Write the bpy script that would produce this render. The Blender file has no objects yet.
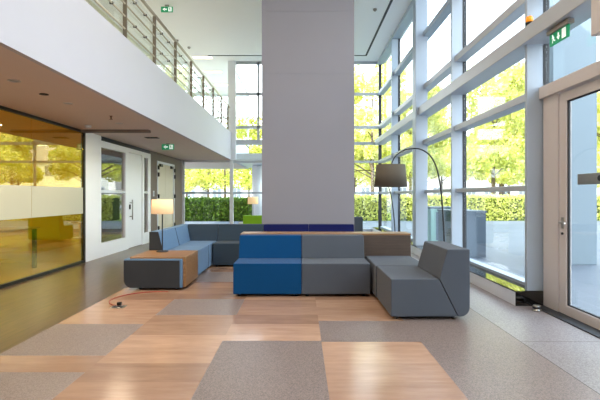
import bpy, bmesh, math, random
from mathutils import Vector, Matrix

random.seed(7)
SC = bpy.context.scene
COL = SC.collection
H = 1.3235            # eye height
F = 450.0             # focal length in pixels of a 600 px wide frame
PI = math.pi


# ------------------------------------------------------------------ colours / materials
def lin(r, g, b):
    def f(c):
        c /= 255.0
        return c / 12.92 if c <= 0.04045 else ((c + 0.055) / 1.055) ** 2.4
    return (f(r), f(g), f(b), 1.0)


def new_mat(name):
    m = bpy.data.materials.new(name)
    m.use_nodes = True
    nt = m.node_tree
    for n in list(nt.nodes):
        nt.nodes.remove(n)
    out = nt.nodes.new('ShaderNodeOutputMaterial')
    return m, nt, out


def N(nt, kind, **kw):
    n = nt.nodes.new(kind)
    for k, v in kw.items():
        setattr(n, k, v)
    return n


def plain(name, col, rough=0.6, var=0.06, scale=6.0, metal=0.0, bump=0.0, bscale=200.0, spec=0.5, emit=0.0):
    m, nt, out = new_mat(name)
    p = N(nt, 'ShaderNodeBsdfPrincipled')
    tc = N(nt, 'ShaderNodeTexCoord')
    no = N(nt, 'ShaderNodeTexNoise')
    no.inputs['Scale'].default_value = scale
    no.inputs['Detail'].default_value = 4
    nt.links.new(tc.outputs['Object'], no.inputs['Vector'])
    mix = N(nt, 'ShaderNodeMix', data_type='RGBA')
    mix.inputs[6].default_value = tuple(c * (1 - var) for c in col[:3]) + (1,)
    mix.inputs[7].default_value = tuple(min(1, c * (1 + var)) for c in col[:3]) + (1,)
    nt.links.new(no.outputs['Fac'], mix.inputs[0])
    nt.links.new(mix.outputs[2], p.inputs['Base Color'])
    p.inputs['Roughness'].default_value = rough
    p.inputs['Metallic'].default_value = metal
    p.inputs['Specular IOR Level'].default_value = spec
    if emit:
        nt.links.new(mix.outputs[2], p.inputs['Emission Color'])
        p.inputs['Emission Strength'].default_value = emit
    if bump:
        n2 = N(nt, 'ShaderNodeTexNoise')
        n2.inputs['Scale'].default_value = bscale
        nt.links.new(tc.outputs['Object'], n2.inputs['Vector'])
        b = N(nt, 'ShaderNodeBump')
        b.inputs['Strength'].default_value = bump
        b.inputs['Distance'].default_value = 0.004
        nt.links.new(n2.outputs['Fac'], b.inputs['Height'])
        nt.links.new(b.outputs['Normal'], p.inputs['Normal'])
    nt.links.new(p.outputs['BSDF'], out.inputs['Surface'])
    return m


def fabric(name, col):
    m = plain(name, col, rough=0.9, var=0.10, scale=260.0, bump=0.35, bscale=420.0, spec=0.2)
    p = next(n for n in m.node_tree.nodes if n.type == 'BSDF_PRINCIPLED')
    p.inputs['Sheen Weight'].default_value = 0.1
    p.inputs['Sheen Roughness'].default_value = 0.45
    return m


def wood(name, c1, c2, rough=0.35, sc=(1.2, 14, 14), planks=None):
    m, nt, out = new_mat(name)
    p = N(nt, 'ShaderNodeBsdfPrincipled')
    tc = N(nt, 'ShaderNodeTexCoord')
    mp = N(nt, 'ShaderNodeMapping')
    mp.inputs['Scale'].default_value = sc
    nt.links.new(tc.outputs['Object'], mp.inputs['Vector'])
    no = N(nt, 'ShaderNodeTexNoise')
    no.inputs['Scale'].default_value = 2.2
    no.inputs['Detail'].default_value = 7
    no.inputs['Roughness'].default_value = 0.6
    nt.links.new(mp.outputs['Vector'], no.inputs['Vector'])
    rp = N(nt, 'ShaderNodeValToRGB')
    rp.color_ramp.elements[0].position = 0.3
    rp.color_ramp.elements[0].color = c1
    rp.color_ramp.elements[1].position = 0.72
    rp.color_ramp.elements[1].color = c2
    nt.links.new(no.outputs['Fac'], rp.inputs['Fac'])
    colour = rp.outputs['Color']
    if planks:
        br = N(nt, 'ShaderNodeTexBrick')
        br.inputs['Color1'].default_value = (0.82, 0.82, 0.82, 1)
        br.inputs['Color2'].default_value = (1, 1, 1, 1)
        br.inputs['Mortar'].default_value = (0.35, 0.35, 0.35, 1)
        br.inputs['Scale'].default_value = 1.0
        br.inputs['Mortar Size'].default_value = 0.003
        br.inputs['Brick Width'].default_value = planks[0]
        br.inputs['Row Height'].default_value = planks[1]
        mp2 = N(nt, 'ShaderNodeMapping')
        mp2.inputs['Rotation'].default_value = (0, 0, planks[2])
        nt.links.new(tc.outputs['Object'], mp2.inputs['Vector'])
        nt.links.new(mp2.outputs['Vector'], br.inputs['Vector'])
        mx = N(nt, 'ShaderNodeMix', data_type='RGBA', blend_type='MULTIPLY')
        mx.inputs[0].default_value = 1.0
        nt.links.new(colour, mx.inputs[6])
        nt.links.new(br.outputs['Color'], mx.inputs[7])
        colour = mx.outputs[2]
    nt.links.new(colour, p.inputs['Base Color'])
    p.inputs['Roughness'].default_value = rough
    nt.links.new(p.outputs['BSDF'], out.inputs['Surface'])
    return m


def travertine(name):
    """Warm banded stone: strips of slightly different tone with a grain along X."""
    m, nt, out = new_mat(name)
    p = N(nt, 'ShaderNodeBsdfPrincipled')
    tc = N(nt, 'ShaderNodeTexCoord')
    mp = N(nt, 'ShaderNodeMapping')
    mp.inputs['Scale'].default_value = (1.1, 5.5, 1)
    nt.links.new(tc.outputs['Object'], mp.inputs['Vector'])
    no = N(nt, 'ShaderNodeTexNoise')
    no.inputs['Scale'].default_value = 2.0
    no.inputs['Detail'].default_value = 8
    no.inputs['Roughness'].default_value = 0.65
    nt.links.new(mp.outputs['Vector'], no.inputs['Vector'])
    rp = N(nt, 'ShaderNodeValToRGB')
    rp.color_ramp.elements[0].position = 0.28
    rp.color_ramp.elements[0].color = lin(182, 146, 121)
    rp.color_ramp.elements[1].position = 0.75
    rp.color_ramp.elements[1].color = lin(214, 178, 150)
    nt.links.new(no.outputs['Fac'], rp.inputs['Fac'])
    # slab bands 0.9 x 0.36
    sx = N(nt, 'ShaderNodeSeparateXYZ')
    nt.links.new(tc.outputs['Object'], sx.inputs['Vector'])

    def mth(op, a, b=None):
        n = N(nt, 'ShaderNodeMath', operation=op)
        for i, v in enumerate((a, b)):
            if v is None:
                continue
            if isinstance(v, (int, float)):
                n.inputs[i].default_value = v
            else:
                nt.links.new(v, n.inputs[i])
        return n.outputs[0]
    ax = mth('FLOOR', mth('DIVIDE', mth('ADD', sx.outputs['X'], 2.515 + 9.0), 0.9))
    ay = mth('FLOOR', mth('DIVIDE', mth('ADD', sx.outputs['Y'], 0.05), 0.36))
    cb = N(nt, 'ShaderNodeCombineXYZ')
    nt.links.new(ax, cb.inputs[0])
    nt.links.new(ay, cb.inputs[1])
    wn = N(nt, 'ShaderNodeTexWhiteNoise', noise_dimensions='2D')
    nt.links.new(cb.outputs[0], wn.inputs['Vector'])
    mx = N(nt, 'ShaderNodeMix', data_type='RGBA', blend_type='MULTIPLY')
    mx.inputs[0].default_value = 0.9
    rp2 = N(nt, 'ShaderNodeValToRGB')
    rp2.color_ramp.elements[0].color = (0.50, 0.45, 0.43, 1)
    rp2.color_ramp.elements[1].color = (1.0, 0.97, 0.94, 1)
    nt.links.new(wn.outputs['Value'], rp2.inputs['Fac'])
    nt.links.new(rp.outputs['Color'], mx.inputs[6])
    nt.links.new(rp2.outputs['Color'], mx.inputs[7])
    nt.links.new(mx.outputs[2], p.inputs['Base Color'])
    p.inputs['Roughness'].default_value = 0.2
    nt.links.new(p.outputs['BSDF'], out.inputs['Surface'])
    return m


def terrazzo(name, base, dark, light, rough=0.42, scale=60):
    m, nt, out = new_mat(name)
    p = N(nt, 'ShaderNodeBsdfPrincipled')
    tc = N(nt, 'ShaderNodeTexCoord')
    v = N(nt, 'ShaderNodeTexVoronoi')
    v.inputs['Scale'].default_value = scale
    nt.links.new(tc.outputs['Object'], v.inputs['Vector'])
    bw = N(nt, 'ShaderNodeRGBToBW')
    nt.links.new(v.outputs['Color'], bw.inputs['Color'])
    rp = N(nt, 'ShaderNodeValToRGB')
    e = rp.color_ramp.elements
    e[0].position = 0.25
    e[0].color = dark
    e[1].position = 0.8
    e[1].color = light
    k = e.new(0.45)
    k.color = base
    nt.links.new(bw.outputs['Val'], rp.inputs['Fac'])
    nt.links.new(rp.outputs['Color'], p.inputs['Base Color'])
    p.inputs['Roughness'].default_value = rough
    nt.links.new(p.outputs['BSDF'], out.inputs['Surface'])
    return m


def slabs(name, c1, c2, joint, w, h, rough=0.6):
    m, nt, out = new_mat(name)
    p = N(nt, 'ShaderNodeBsdfPrincipled')
    tc = N(nt, 'ShaderNodeTexCoord')
    br = N(nt, 'ShaderNodeTexBrick')
    br.inputs['Color1'].default_value = c1
    br.inputs['Color2'].default_value = c2
    br.inputs['Mortar'].default_value = joint
    br.inputs['Scale'].default_value = 1.0
    br.inputs['Mortar Size'].default_value = 0.006
    br.inputs['Brick Width'].default_value = w
    br.inputs['Row Height'].default_value = h
    nt.links.new(tc.outputs['Object'], br.inputs['Vector'])
    nt.links.new(br.outputs['Color'], p.inputs['Base Color'])
    p.inputs['Roughness'].default_value = rough
    nt.links.new(p.outputs['BSDF'], out.inputs['Surface'])
    return m


def glass(name, tint=(1, 1, 1, 1), refl=0.06, edge=0.5, rough=0.0, gcol=(0.95, 0.97, 1, 1)):
    m, nt, out = new_mat(name)
    t = N(nt, 'ShaderNodeBsdfTransparent')
    t.inputs['Color'].default_value = tint
    g = N(nt, 'ShaderNodeBsdfGlossy')
    g.inputs['Roughness'].default_value = rough
    g.inputs['Color'].default_value = gcol
    lw = N(nt, 'ShaderNodeLayerWeight')
    lw.inputs['Blend'].default_value = 0.35
    mr = N(nt, 'ShaderNodeMapRange')
    mr.inputs['To Min'].default_value = refl
    mr.inputs['To Max'].default_value = edge
    pw = N(nt, 'ShaderNodeMath', operation='POWER')
    pw.inputs[1].default_value = 2.0
    nt.links.new(lw.outputs['Facing'], pw.inputs[0])
    nt.links.new(pw.outputs[0], mr.inputs['Value'])
    mx = N(nt, 'ShaderNodeMixShader')
    nt.links.new(mr.outputs['Result'], mx.inputs['Fac'])
    nt.links.new(t.outputs[0], mx.inputs[1])
    nt.links.new(g.outputs[0], mx.inputs[2])
    nt.links.new(mx.outputs[0], out.inputs['Surface'])
    return m


def leaf(name, c1, c2, trans=0.45):
    m, nt, out = new_mat(name)
    geo = N(nt, 'ShaderNodeNewGeometry')
    rp = N(nt, 'ShaderNodeValToRGB')
    rp.color_ramp.elements[0].color = c1
    rp.color_ramp.elements[1].color = c2
    nt.links.new(geo.outputs['Random Per Island'], rp.inputs['Fac'])
    d = N(nt, 'ShaderNodeBsdfDiffuse')
    t = N(nt, 'ShaderNodeBsdfTranslucent')
    nt.links.new(rp.outputs['Color'], d.inputs['Color'])
    nt.links.new(rp.outputs['Color'], t.inputs['Color'])
    mx = N(nt, 'ShaderNodeMixShader')
    mx.inputs['Fac'].default_value = trans
    nt.links.new(d.outputs[0], mx.inputs[1])
    nt.links.new(t.outputs[0], mx.inputs[2])
    nt.links.new(mx.outputs[0], out.inputs['Surface'])
    return m


def emission(name, col, strength):
    m, nt, out = new_mat(name)
    e = N(nt, 'ShaderNodeEmission')
    e.inputs['Color'].default_value = col
    e.inputs['Strength'].default_value = strength
    nt.links.new(e.outputs[0], out.inputs['Surface'])
    return m


M = {}
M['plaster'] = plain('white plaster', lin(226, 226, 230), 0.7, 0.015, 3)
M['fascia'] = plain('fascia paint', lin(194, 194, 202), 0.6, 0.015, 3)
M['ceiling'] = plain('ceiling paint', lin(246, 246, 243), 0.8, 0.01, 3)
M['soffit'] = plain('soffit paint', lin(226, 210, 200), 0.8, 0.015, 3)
M['pillar'] = plain('pillar plaster', lin(143, 141, 148), 0.65, 0.03, 2)
M['taupe'] = plain('taupe paint', lin(120, 108, 98), 0.7, 0.03, 3)
M['cream'] = plain('cream paint', lin(214, 206, 184), 0.55, 0.02, 3)
M['brown'] = plain('brown paint', lin(112, 86, 66), 0.7, 0.05, 3)
M['yellow'] = plain('yellow paint', lin(210, 173, 8), 0.6, 0.03, 3)
M['tan'] = wood('tan wood', lin(190, 150, 100), lin(215, 178, 130), 0.4)
M['white'] = plain('white lacquer', lin(226, 229, 232), 0.35, 0.01, 3)
M['bright_white'] = plain('bright white lacquer', lin(250, 251, 252), 0.35, 0.01, 3)
M['alu'] = plain('blue grey aluminium', lin(172, 186, 200), 0.45, 0.03, 4)
M['alu_pale'] = plain('pale aluminium', lin(182, 188, 194), 0.4, 0.03, 4)
M['alu_beige'] = plain('beige aluminium', lin(212, 205, 202), 0.45, 0.03, 4)
M['gasket'] = plain('dark gasket', lin(40, 42, 46), 0.6)
M['black'] = plain('black satin', lin(18, 18, 20), 0.4)
M['gloss_black'] = plain('polished black stone', lin(12, 12, 12), 0.03, 0.1, 20, spec=0.9)
M['steel'] = plain('brushed steel', lin(178, 176, 170), 0.32, 0.06, 30, metal=1.0)
M['rail_metal'] = plain('champagne steel', lin(186, 178, 160), 0.35, 0.05, 20, metal=0.7)
M['post_metal'] = plain('brown grey steel', lin(126, 117, 102), 0.4, 0.05, 20, metal=0.5)
M['grey_plastic'] = plain('grey plastic', lin(150, 142, 134), 0.5)
M['dark_grey'] = fabric('charcoal fabric', lin(54, 57, 61))
M['grey_fabric'] = fabric('grey fabric', lin(84, 91, 101))
M['slate_fabric'] = fabric('slate blue fabric', lin(52, 66, 79))
M['blue_fabric'] = fabric('bright blue fabric', lin(0, 68, 118))
M['light_blue_fabric'] = fabric('light blue fabric', lin(96, 127, 158))
M['navy_fabric'] = fabric('navy fabric', lin(18, 24, 80))
M['green_fabric'] = fabric('lime green fabric', lin(132, 186, 44))
M['oak'] = wood('oak veneer', lin(128, 92, 58), lin(162, 122, 82), 0.4)
M['walnut'] = wood('brown veneer', lin(74, 60, 51), lin(92, 76, 65), 0.45)
M['dark_floor'] = wood('dark floorboards', lin(74, 51, 35), lin(106, 78, 56), 0.28, (14, 1.2, 1), (1.8, 0.16, PI / 2))
M['travertine'] = travertine('warm travertine')
M['terrazzo'] = terrazzo('grey terrazzo', lin(132, 117, 111), lin(114, 101, 97), lin(150, 134, 126), 0.4, 150)
M['stone'] = terrazzo('pale grey stone', lin(142, 134, 134), lin(126, 119, 119), lin(160, 152, 152), 0.38, 120)
M['joint'] = plain('floor joint', lin(92, 84, 80), 0.7)
M['glass'] = glass('clear glass', (0.97, 0.99, 0.99, 1), 0.02, 0.35)
M['amber_glass'] = glass('amber tinted glass', (0.94, 0.86, 0.40, 1), 0.14, 0.75, 0.0, (1.0, 0.92, 0.55, 1))
M['side_glass'] = glass('dark reflective glass', (0.8, 0.76, 0.7, 1), 0.08, 0.75)
M['frost'] = plain('frosted film', lin(192, 190, 168), 0.5, 0.02, 4)
M['green_sign'] = plain('green sign', lin(0, 132, 84), 0.4, 0.02, emit=0.35)
M['sign_white'] = plain('white pictogram', lin(240, 250, 244), 0.4, 0.01, emit=0.4)
M['lamp_on'] = emission('lit lamp panel', (1.0, 0.80, 0.52, 1), 2.2)
M['grey_shade'] = plain('taupe lampshade', lin(94, 88, 78), 0.85, 0.06, 120, bump=0.2)
M['orange'] = plain('orange beacon', lin(245, 150, 40), 0.3, emit=0.4)
M['red_cable'] = plain('red cable sheath', lin(150, 46, 30), 0.5)
M['leaf_spring'] = leaf('spring leaves', lin(206, 207, 100), lin(248, 245, 182))
M['leaf_mid'] = leaf('mid leaves', lin(188, 194, 90), lin(242, 240, 156))
M['leaf_hedge'] = leaf('hedge leaves', lin(62, 96, 34), lin(150, 178, 70), 0.3)
M['leaf_shade'] = leaf('backlit dark leaves', lin(130, 140, 44), lin(226, 222, 116), 0.4)  # backlit shade of the left trees put into the leaf colour
M['leaf_dark'] = leaf('dark hedge leaves', lin(44, 70, 26), lin(104, 134, 52), 0.25)
M['bark'] = plain('bark', lin(104, 88, 72), 0.9, 0.25, 12)
M['hedge_core'] = plain('hedge core', lin(52, 72, 30), 0.9, 0.2, 6)
M['paving'] = slabs('pale paving slabs', lin(106, 111, 120), lin(100, 106, 115), lin(120, 126, 134), 1.2, 0.6)
M['grass'] = plain('lawn', lin(140, 160, 70), 0.95, 0.25, 2)
M['road'] = plain('pale asphalt', lin(176, 176, 178), 0.9, 0.05, 2)
M['house'] = plain('white render', lin(236, 234, 230), 0.8, 0.02, 2)
M['house_glass'] = plain('house window glass', lin(120, 128, 136), 0.15, 0.1, 1)
M['roof'] = plain('grey roof tiles', lin(150, 140, 138), 0.8, 0.1, 3)
M['kiosk'] = plain('blue grey cladding', lin(78, 94, 108), 0.5, 0.03, 3)
M['teal'] = plain('pale teal cladding', lin(150, 188, 176), 0.4, 0.03, 3)
M['column_out'] = plain('pale blue render', lin(126, 140, 148), 0.7, 0.02, 2)


def shade_mat():
    m, nt, out = new_mat('glowing linen shade')
    p = N(nt, 'ShaderNodeBsdfPrincipled')
    tc = N(nt, 'ShaderNodeTexCoord')
    no = N(nt, 'ShaderNodeTexNoise')
    no.inputs['Scale'].default_value = 180
    nt.links.new(tc.outputs['Object'], no.inputs['Vector'])
    mx = N(nt, 'ShaderNodeMix', data_type='RGBA')
    mx.inputs[6].default_value = lin(244, 200, 150)
    mx.inputs[7].default_value = lin(255, 220, 176)
    nt.links.new(no.outputs['Fac'], mx.inputs[0])
    nt.links.new(mx.outputs[2], p.inputs['Base Color'])
    nt.links.new(mx.outputs[2], p.inputs['Emission Color'])
    p.inputs['Emission Strength'].default_value = 0.34
    p.inputs['Roughness'].default_value = 0.9
    nt.links.new(p.outputs['BSDF'], out.inputs['Surface'])
    return m


M['shade_on'] = shade_mat()


# ------------------------------------------------------------------ mesh helpers
class MB:
    def __init__(self):
        self.bm = bmesh.new()

    def _merge(self, b2):
        me = bpy.data.meshes.new('tmp')
        b2.to_mesh(me)
        b2.free()
        self.bm.from_mesh(me)
        bpy.data.meshes.remove(me)

    def box(self, x0, x1, y0, y1, z0, z1, bev=0.0, seg=2, mi=0):
        b = bmesh.new()
        bmesh.ops.create_cube(b, size=1)
        for v in b.verts:
            v.co = Vector(((x0 + x1) / 2 + v.co.x * (x1 - x0), (y0 + y1) / 2 + v.co.y * (y1 - y0), (z0 + z1) / 2 + v.co.z * (z1 - z0)))
        if bev:
            bmesh.ops.bevel(b, geom=b.edges[:], offset=bev, segments=seg, affect='EDGES', profile=0.6)
        for f in b.faces:
            f.material_index = mi
        self._merge(b)
        return self

    def prism(self, pts, a0, a1, axis='x', bev=0.0, seg=2, mi=0):
        """pts: closed polygon in the plane across AXIS; extruded from a0 to a1."""
        b = bmesh.new()

        def mk(p, a):
            if axis == 'x':
                return (a, p[0], p[1])
            if axis == 'y':
                return (p[0], a, p[1])
            return (p[0], p[1], a)
        v0 = [b.verts.new(mk(p, a0)) for p in pts]
        v1 = [b.verts.new(mk(p, a1)) for p in pts]
        n = len(pts)
        b.faces.new(v0)
        b.faces.new(list(reversed(v1)))
        for i in range(n):
            b.faces.new((v0[i], v1[i], v1[(i + 1) % n], v0[(i + 1) % n]))
        bmesh.ops.recalc_face_normals(b, faces=b.faces[:])
        if bev:
            es = [e for e in b.edges if len(e.link_faces) == 2 and e.calc_face_angle(0) > 0.5]
            bmesh.ops.bevel(b, geom=es, offset=bev, segments=seg, affect='EDGES', profile=0.6)
        for f in b.faces:
            f.material_index = mi
        self._merge(b)
        return self

    def tube(self, pts, r, n=10, mi=0, r1=None):
        b = bmesh.new()
        pts = [Vector(p) for p in pts]
        rings = []
        m = len(pts)
        up = Vector((0, 0, 1))
        prev = None
        for i, p in enumerate(pts):
            d = (pts[min(i + 1, m - 1)] - pts[max(i - 1, 0)]).normalized()
            if prev is None:
                a = d.cross(up)
                if a.length < 0.05:
                    a = d.cross(Vector((1, 0, 0)))
            else:
                a = prev - d * prev.dot(d)
            a.normalize()
            prev = a
            c = d.cross(a)
            rr = r if r1 is None else r + (r1 - r) * i / (m - 1)
            rings.append([b.verts.new(p + (a * math.cos(2 * PI * k / n) + c * math.sin(2 * PI * k / n)) * rr) for k in range(n)])
        for i in range(m - 1):
            for k in range(n):
                f = b.faces.new((rings[i][k], rings[i][(k + 1) % n], rings[i + 1][(k + 1) % n], rings[i + 1][k]))
                f.smooth = True
        b.faces.new(rings[0])
        b.faces.new(rings[-1])
        bmesh.ops.recalc_face_normals(b, faces=b.faces[:])
        for f in b.faces:
            f.material_index = mi
        self._merge(b)
        return self

    def lathe(self, prof, cx, cy, n=32, mi=0, close=False):
        b = bmesh.new()
        rings = []
        for r, z in prof:
            rings.append([b.verts.new((cx + r * math.cos(2 * PI * k / n), cy + r * math.sin(2 * PI * k / n), z)) for k in range(n)])
        m = len(rings)
        for i in range(m if close else m - 1):
            j = (i + 1) % m
            for k in range(n):
                f = b.faces.new((rings[i][k], rings[i][(k + 1) % n], rings[j][(k + 1) % n], rings[j][k]))
                f.smooth = True
        if not close:
            if prof[0][0] > 1e-5:
                b.faces.new(rings[0])
            if prof[-1][0] > 1e-5:
                b.faces.new(rings[-1])
        bmesh.ops.remove_doubles(b, verts=b.verts[:], dist=1e-6)
        bmesh.ops.recalc_face_normals(b, faces=b.faces[:])
        for f in b.faces:
            f.material_index = mi
        self._merge(b)
        return self

    def build(self, name, mats, parent=None):
        me = bpy.data.meshes.new(name)
        self.bm.to_mesh(me)
        self.bm.free()
        if not isinstance(mats, (list, tuple)):
            mats = [mats]
        for m in mats:
            me.materials.append(m)
        o = bpy.data.objects.new(name, me)
        COL.objects.link(o)
        if parent is not None:
            o.parent = parent
        return o


def tag(o, label=None, cat=None, group=None, kind=None):
    if label:
        o['label'] = label
    if cat:
        o['category'] = cat
    if group:
        o['group'] = group
    if kind:
        o['kind'] = kind
    return o


def empty(name, loc=(0, 0, 0), rz=0.0, **kw):
    o = bpy.data.objects.new(name, None)
    o.empty_display_size = 0.1
    COL.objects.link(o)
    o.location = loc
    o.rotation_euler = (0, 0, rz)
    return tag(o, **kw)


def kids(o):
    return [c for c in COL.objects if c.parent == o]


def dup(src, loc, rz, label, group=None):
    r = src.copy()
    COL.objects.link(r)
    r.location = loc
    r.rotation_euler = (0, 0, rz)
    r['label'] = label
    if group:
        r['group'] = group
    for c in kids(src):
        k = c.copy()
        COL.objects.link(k)
        k.parent = r
        for g in kids(c):
            d = g.copy()
            COL.objects.link(d)
            d.parent = k
    return r


def struct(name, mb, mats, label, cat, parent=None):
    o = mb.build(name, mats, parent)
    return tag(o, label, cat, None, 'structure')


# ================================================================== SETTING
GX, LX, BY = 2.95, -4.27, 16.2        # right glass plane, left wall plane, back wall
CZ, SZ, FZ = 6.15, 2.60, 3.58         # hall ceiling, soffit, gallery floor edge
NX = -2.5                             # fascia plane
cols = [-2.515, -1.615, -0.715, 0.185, 1.085, 1.985, 3.02]
Y0 = -4.0


def build_floor():
    bm = bmesh.new()
    mats = [M['travertine'], M['terrazzo'], M['stone'], M['joint'], M['dark_floor'], M['tan']]

    def quad(x0, x1, y0, y1, mi):
        f = bm.faces.new([bm.verts.new((x, y, 0)) for x, y in ((x0, y0), (x1, y0), (x1, y1), (x0, y1))])
        f.material_index = mi
    T, Z, S, J = 0, 1, 2, 3
    lay = [
        [(Y0, 2.4, T), (2.4, 3.37, Z), (3.37, 3.72, T), (3.72, 4.635, Z), (4.635, 7.1, T), (7.1, 8.0, Z), (8.0, 9.4, T), (9.4, 10.3, Z), (10.3, BY, T)],
        [(Y0, 1.6, Z), (1.6, 4.98, T), (4.98, 5.75, Z), (5.75, 6.9, T), (6.9, 7.8, Z), (7.8, 10.5, T), (10.5, 11.4, Z), (11.4, BY, T)],
        [(Y0, 0.9, T), (0.9, 4.1, Z), (4.1, 6.6, T), (6.6, 7.5, Z), (7.5, 9.9, T), (9.9, 10.8, Z), (10.8, BY, T)],
        [(Y0, 1.8, Z), (1.8, 4.07, T), (4.07, 4.75, Z), (4.75, 8.2, T), (8.2, 9.1, Z), (9.1, BY, T)],
        [(Y0, 4.07, Z), (4.07, 8.0, Z), (8.0, 12.0, Z), (12.0, BY, Z)],
        [(Y0, 1.37, S), (1.37, 4.07, S), (4.07, 6.77, S), (6.77, 9.47, S), (9.47, 12.17, S), (12.17, BY, S)],
    ]
    for c, rows in enumerate(lay):
        x0, x1 = cols[c], cols[c + 1]
        for y0, y1, mi in rows:
            if mi == S:
                quad(x0, x0 + 0.008, y0, y1, J)
                quad(x0 + 0.008, x1, y0, y0 + 0.008, J)
                quad(x0 + 0.008, x1, y0 + 0.008, y1, S)
            else:
                quad(x0, x1, y0, y1, mi)
    quad(LX - 0.1, cols[0], Y0, BY, 4)
    quad(-7.6, LX - 0.1, Y0, 8.9, 5)
    quad(-7.6, LX - 0.1, 8.9, BY, 4)
    me = bpy.data.meshes.new('floor')
    bm.to_mesh(me)
    bm.free()
    for m in mats:
        me.materials.append(m)
    # thickness below
    o = bpy.data.objects.new('floor', me)
    COL.objects.link(o)
    tag(o, 'patchwork stone floor of warm travertine and grey terrazzo, dark boards along the left', 'floor', None, 'structure')


build_floor()
struct('floor_slab', MB().box(-7.7, 3.05, Y0 - 0.1, BY + 0.1, -0.3, -0.004), M['plaster'], 'concrete slab under the stone floor', 'floor')

# ceiling (hall + gallery)
mb = MB().box(-5.3, 3.1, Y0 - 0.1, 16.4, CZ, CZ + 0.3)
mb.box(-5.3, NX, 16.4, 21.6, CZ, CZ + 0.3)
struct('ceiling', mb, M['ceiling'], 'high white ceiling over the hall and gallery', 'ceiling')
mb = MB().box(-3.2, 2.27, 15.47, 15.53, CZ - 0.012, CZ + 0.02)
mb.box(2.21, 2.27, Y0, 15.47, CZ - 0.012, CZ + 0.02)
struct('trim_1', mb, M['gasket'], 'dark slot running round the edge of the high ceiling', 'ceiling slot')

# pillar with fine horizontal panel joints
mb = MB()
zz = [0.0, 1.27, 2.54, 3.81, 5.08, CZ]
for a, b in zip(zz[:-1], zz[1:]):
    mb.box(-0.80, 1.09, 9.2, 10.4, a + 0.004, b - 0.004)
mb.box(-0.795, 1.085, 9.205, 10.395, 0, CZ)
struct('wall_pillar', mb, M['pillar'], 'broad grey plastered pillar in the middle of the hall', 'pillar')

# gallery slab: soffit, fascia
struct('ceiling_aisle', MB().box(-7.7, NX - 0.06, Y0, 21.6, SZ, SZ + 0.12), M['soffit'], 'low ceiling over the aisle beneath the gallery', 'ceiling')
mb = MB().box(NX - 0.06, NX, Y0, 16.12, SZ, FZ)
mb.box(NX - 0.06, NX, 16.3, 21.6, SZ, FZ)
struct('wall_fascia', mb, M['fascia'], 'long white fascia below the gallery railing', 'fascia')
struct('floor_gallery', MB().box(-5.3, NX - 0.06, Y0, 21.6, FZ - 0.2, FZ - 0.02), M['plaster'], 'gallery floor behind the railing', 'floor')
mb = MB().box(-5.3, -5.2, Y0, 8.1, FZ - 0.02, CZ)
mb.box(-5.3, -5.2, 9.1, 21.6, FZ - 0.02, CZ)
mb.box(-5.3, -5.2, 8.1, 9.1, FZ + 2.1, CZ)
struct('wall_gallery', mb, M['cream'], 'cream wall at the back of the gallery', 'wall')
d = struct('door_4', MB().box(-5.27, -5.22, 8.1, 9.1, FZ - 0.02, FZ + 2.1, 0.004), M['brown'], 'brown door in the gallery wall behind the railing', 'door')
MB().tube([(-5.20, 8.22, FZ + 1.0), (-5.17, 8.22, FZ + 1.0), (-5.17, 8.36, FZ + 1.0)], 0.012).build('door_handle', M['steel'], d)
# gallery end glazing (beyond the back wall)
w = empty('window_gallery', (0, 0, 0), label='glazed end of the gallery seen past the railing', cat='window', kind='structure')
mb = MB()
for x in (-5.2, -4.0, -2.56):
    mb.box(x, x + 0.06, 21.5, 21.6, FZ - 0.02, CZ)
for z in (FZ, 4.99, CZ - 0.1):
    mb.box(-5.2, NX, 21.5, 21.6, z, z + 0.08)
mb.build('window_frame', M['white'], w)
MB().box(-5.2, NX, 21.54, 21.55, FZ, CZ).build('pane', M['glass'], w)
MB().box(NX - 0.04, NX - 0.03, 16.35, 21.5, FZ, CZ).build('pane', M['glass'], w)
# posts carrying the overhang outside
# near wall (behind the camera), outer meeting room walls
struct('wall_near', MB().box(-7.7, 3.1, Y0 - 0.12, Y0, 0, CZ + 0.2), M['plaster'], 'white wall closing the hall behind the viewer', 'wall')

# ---- left wall: amber glass of the meeting room
room = MB().box(-7.7, -7.6, Y0, 8.95, 0, SZ)
struct('wall_meeting', room, M['yellow'], 'yellow back wall of the meeting room behind the amber glass', 'wall')
struct('wall_partition', MB().box(-7.6, LX - 0.02, 8.86, 8.95, 0, SZ), M['yellow'], 'yellow end wall of the meeting room', 'wall')
w = empty('window_1', (0, 0, 0), label='amber tinted glass wall of the meeting room with a frosted band', cat='glass wall', kind='structure')
mb = MB()
mb.box(LX - 0.05, LX + 0.01, Y0, 8.9, 0, 0.05)
mb.box(LX - 0.05, LX + 0.01, Y0, 8.9, SZ - 0.045, SZ)
mb.box(LX - 0.05, LX + 0.01, 8.84, 8.9, 0, SZ)
mb.build('window_frame', M['black'], w)
ys = [Y0, -1.9, 0.2, 2.3, 4.4, 5.9, 7.15, 8.84]
for a, b in zip(ys[:-1], ys[1:]):
    MB().box(LX - 0.024, LX - 0.012, a + 0.004, b - 0.004, 0.05, SZ - 0.045).build('pane', M['amber_glass'], w)
for a, b in zip(ys[:-1], ys[1:]):
    MB().box(LX - 0.0112, LX - 0.0095, a + 0.004, b - 0.004, 0.97, 1.475).build('frosted_band', M['frost'], w)

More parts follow.
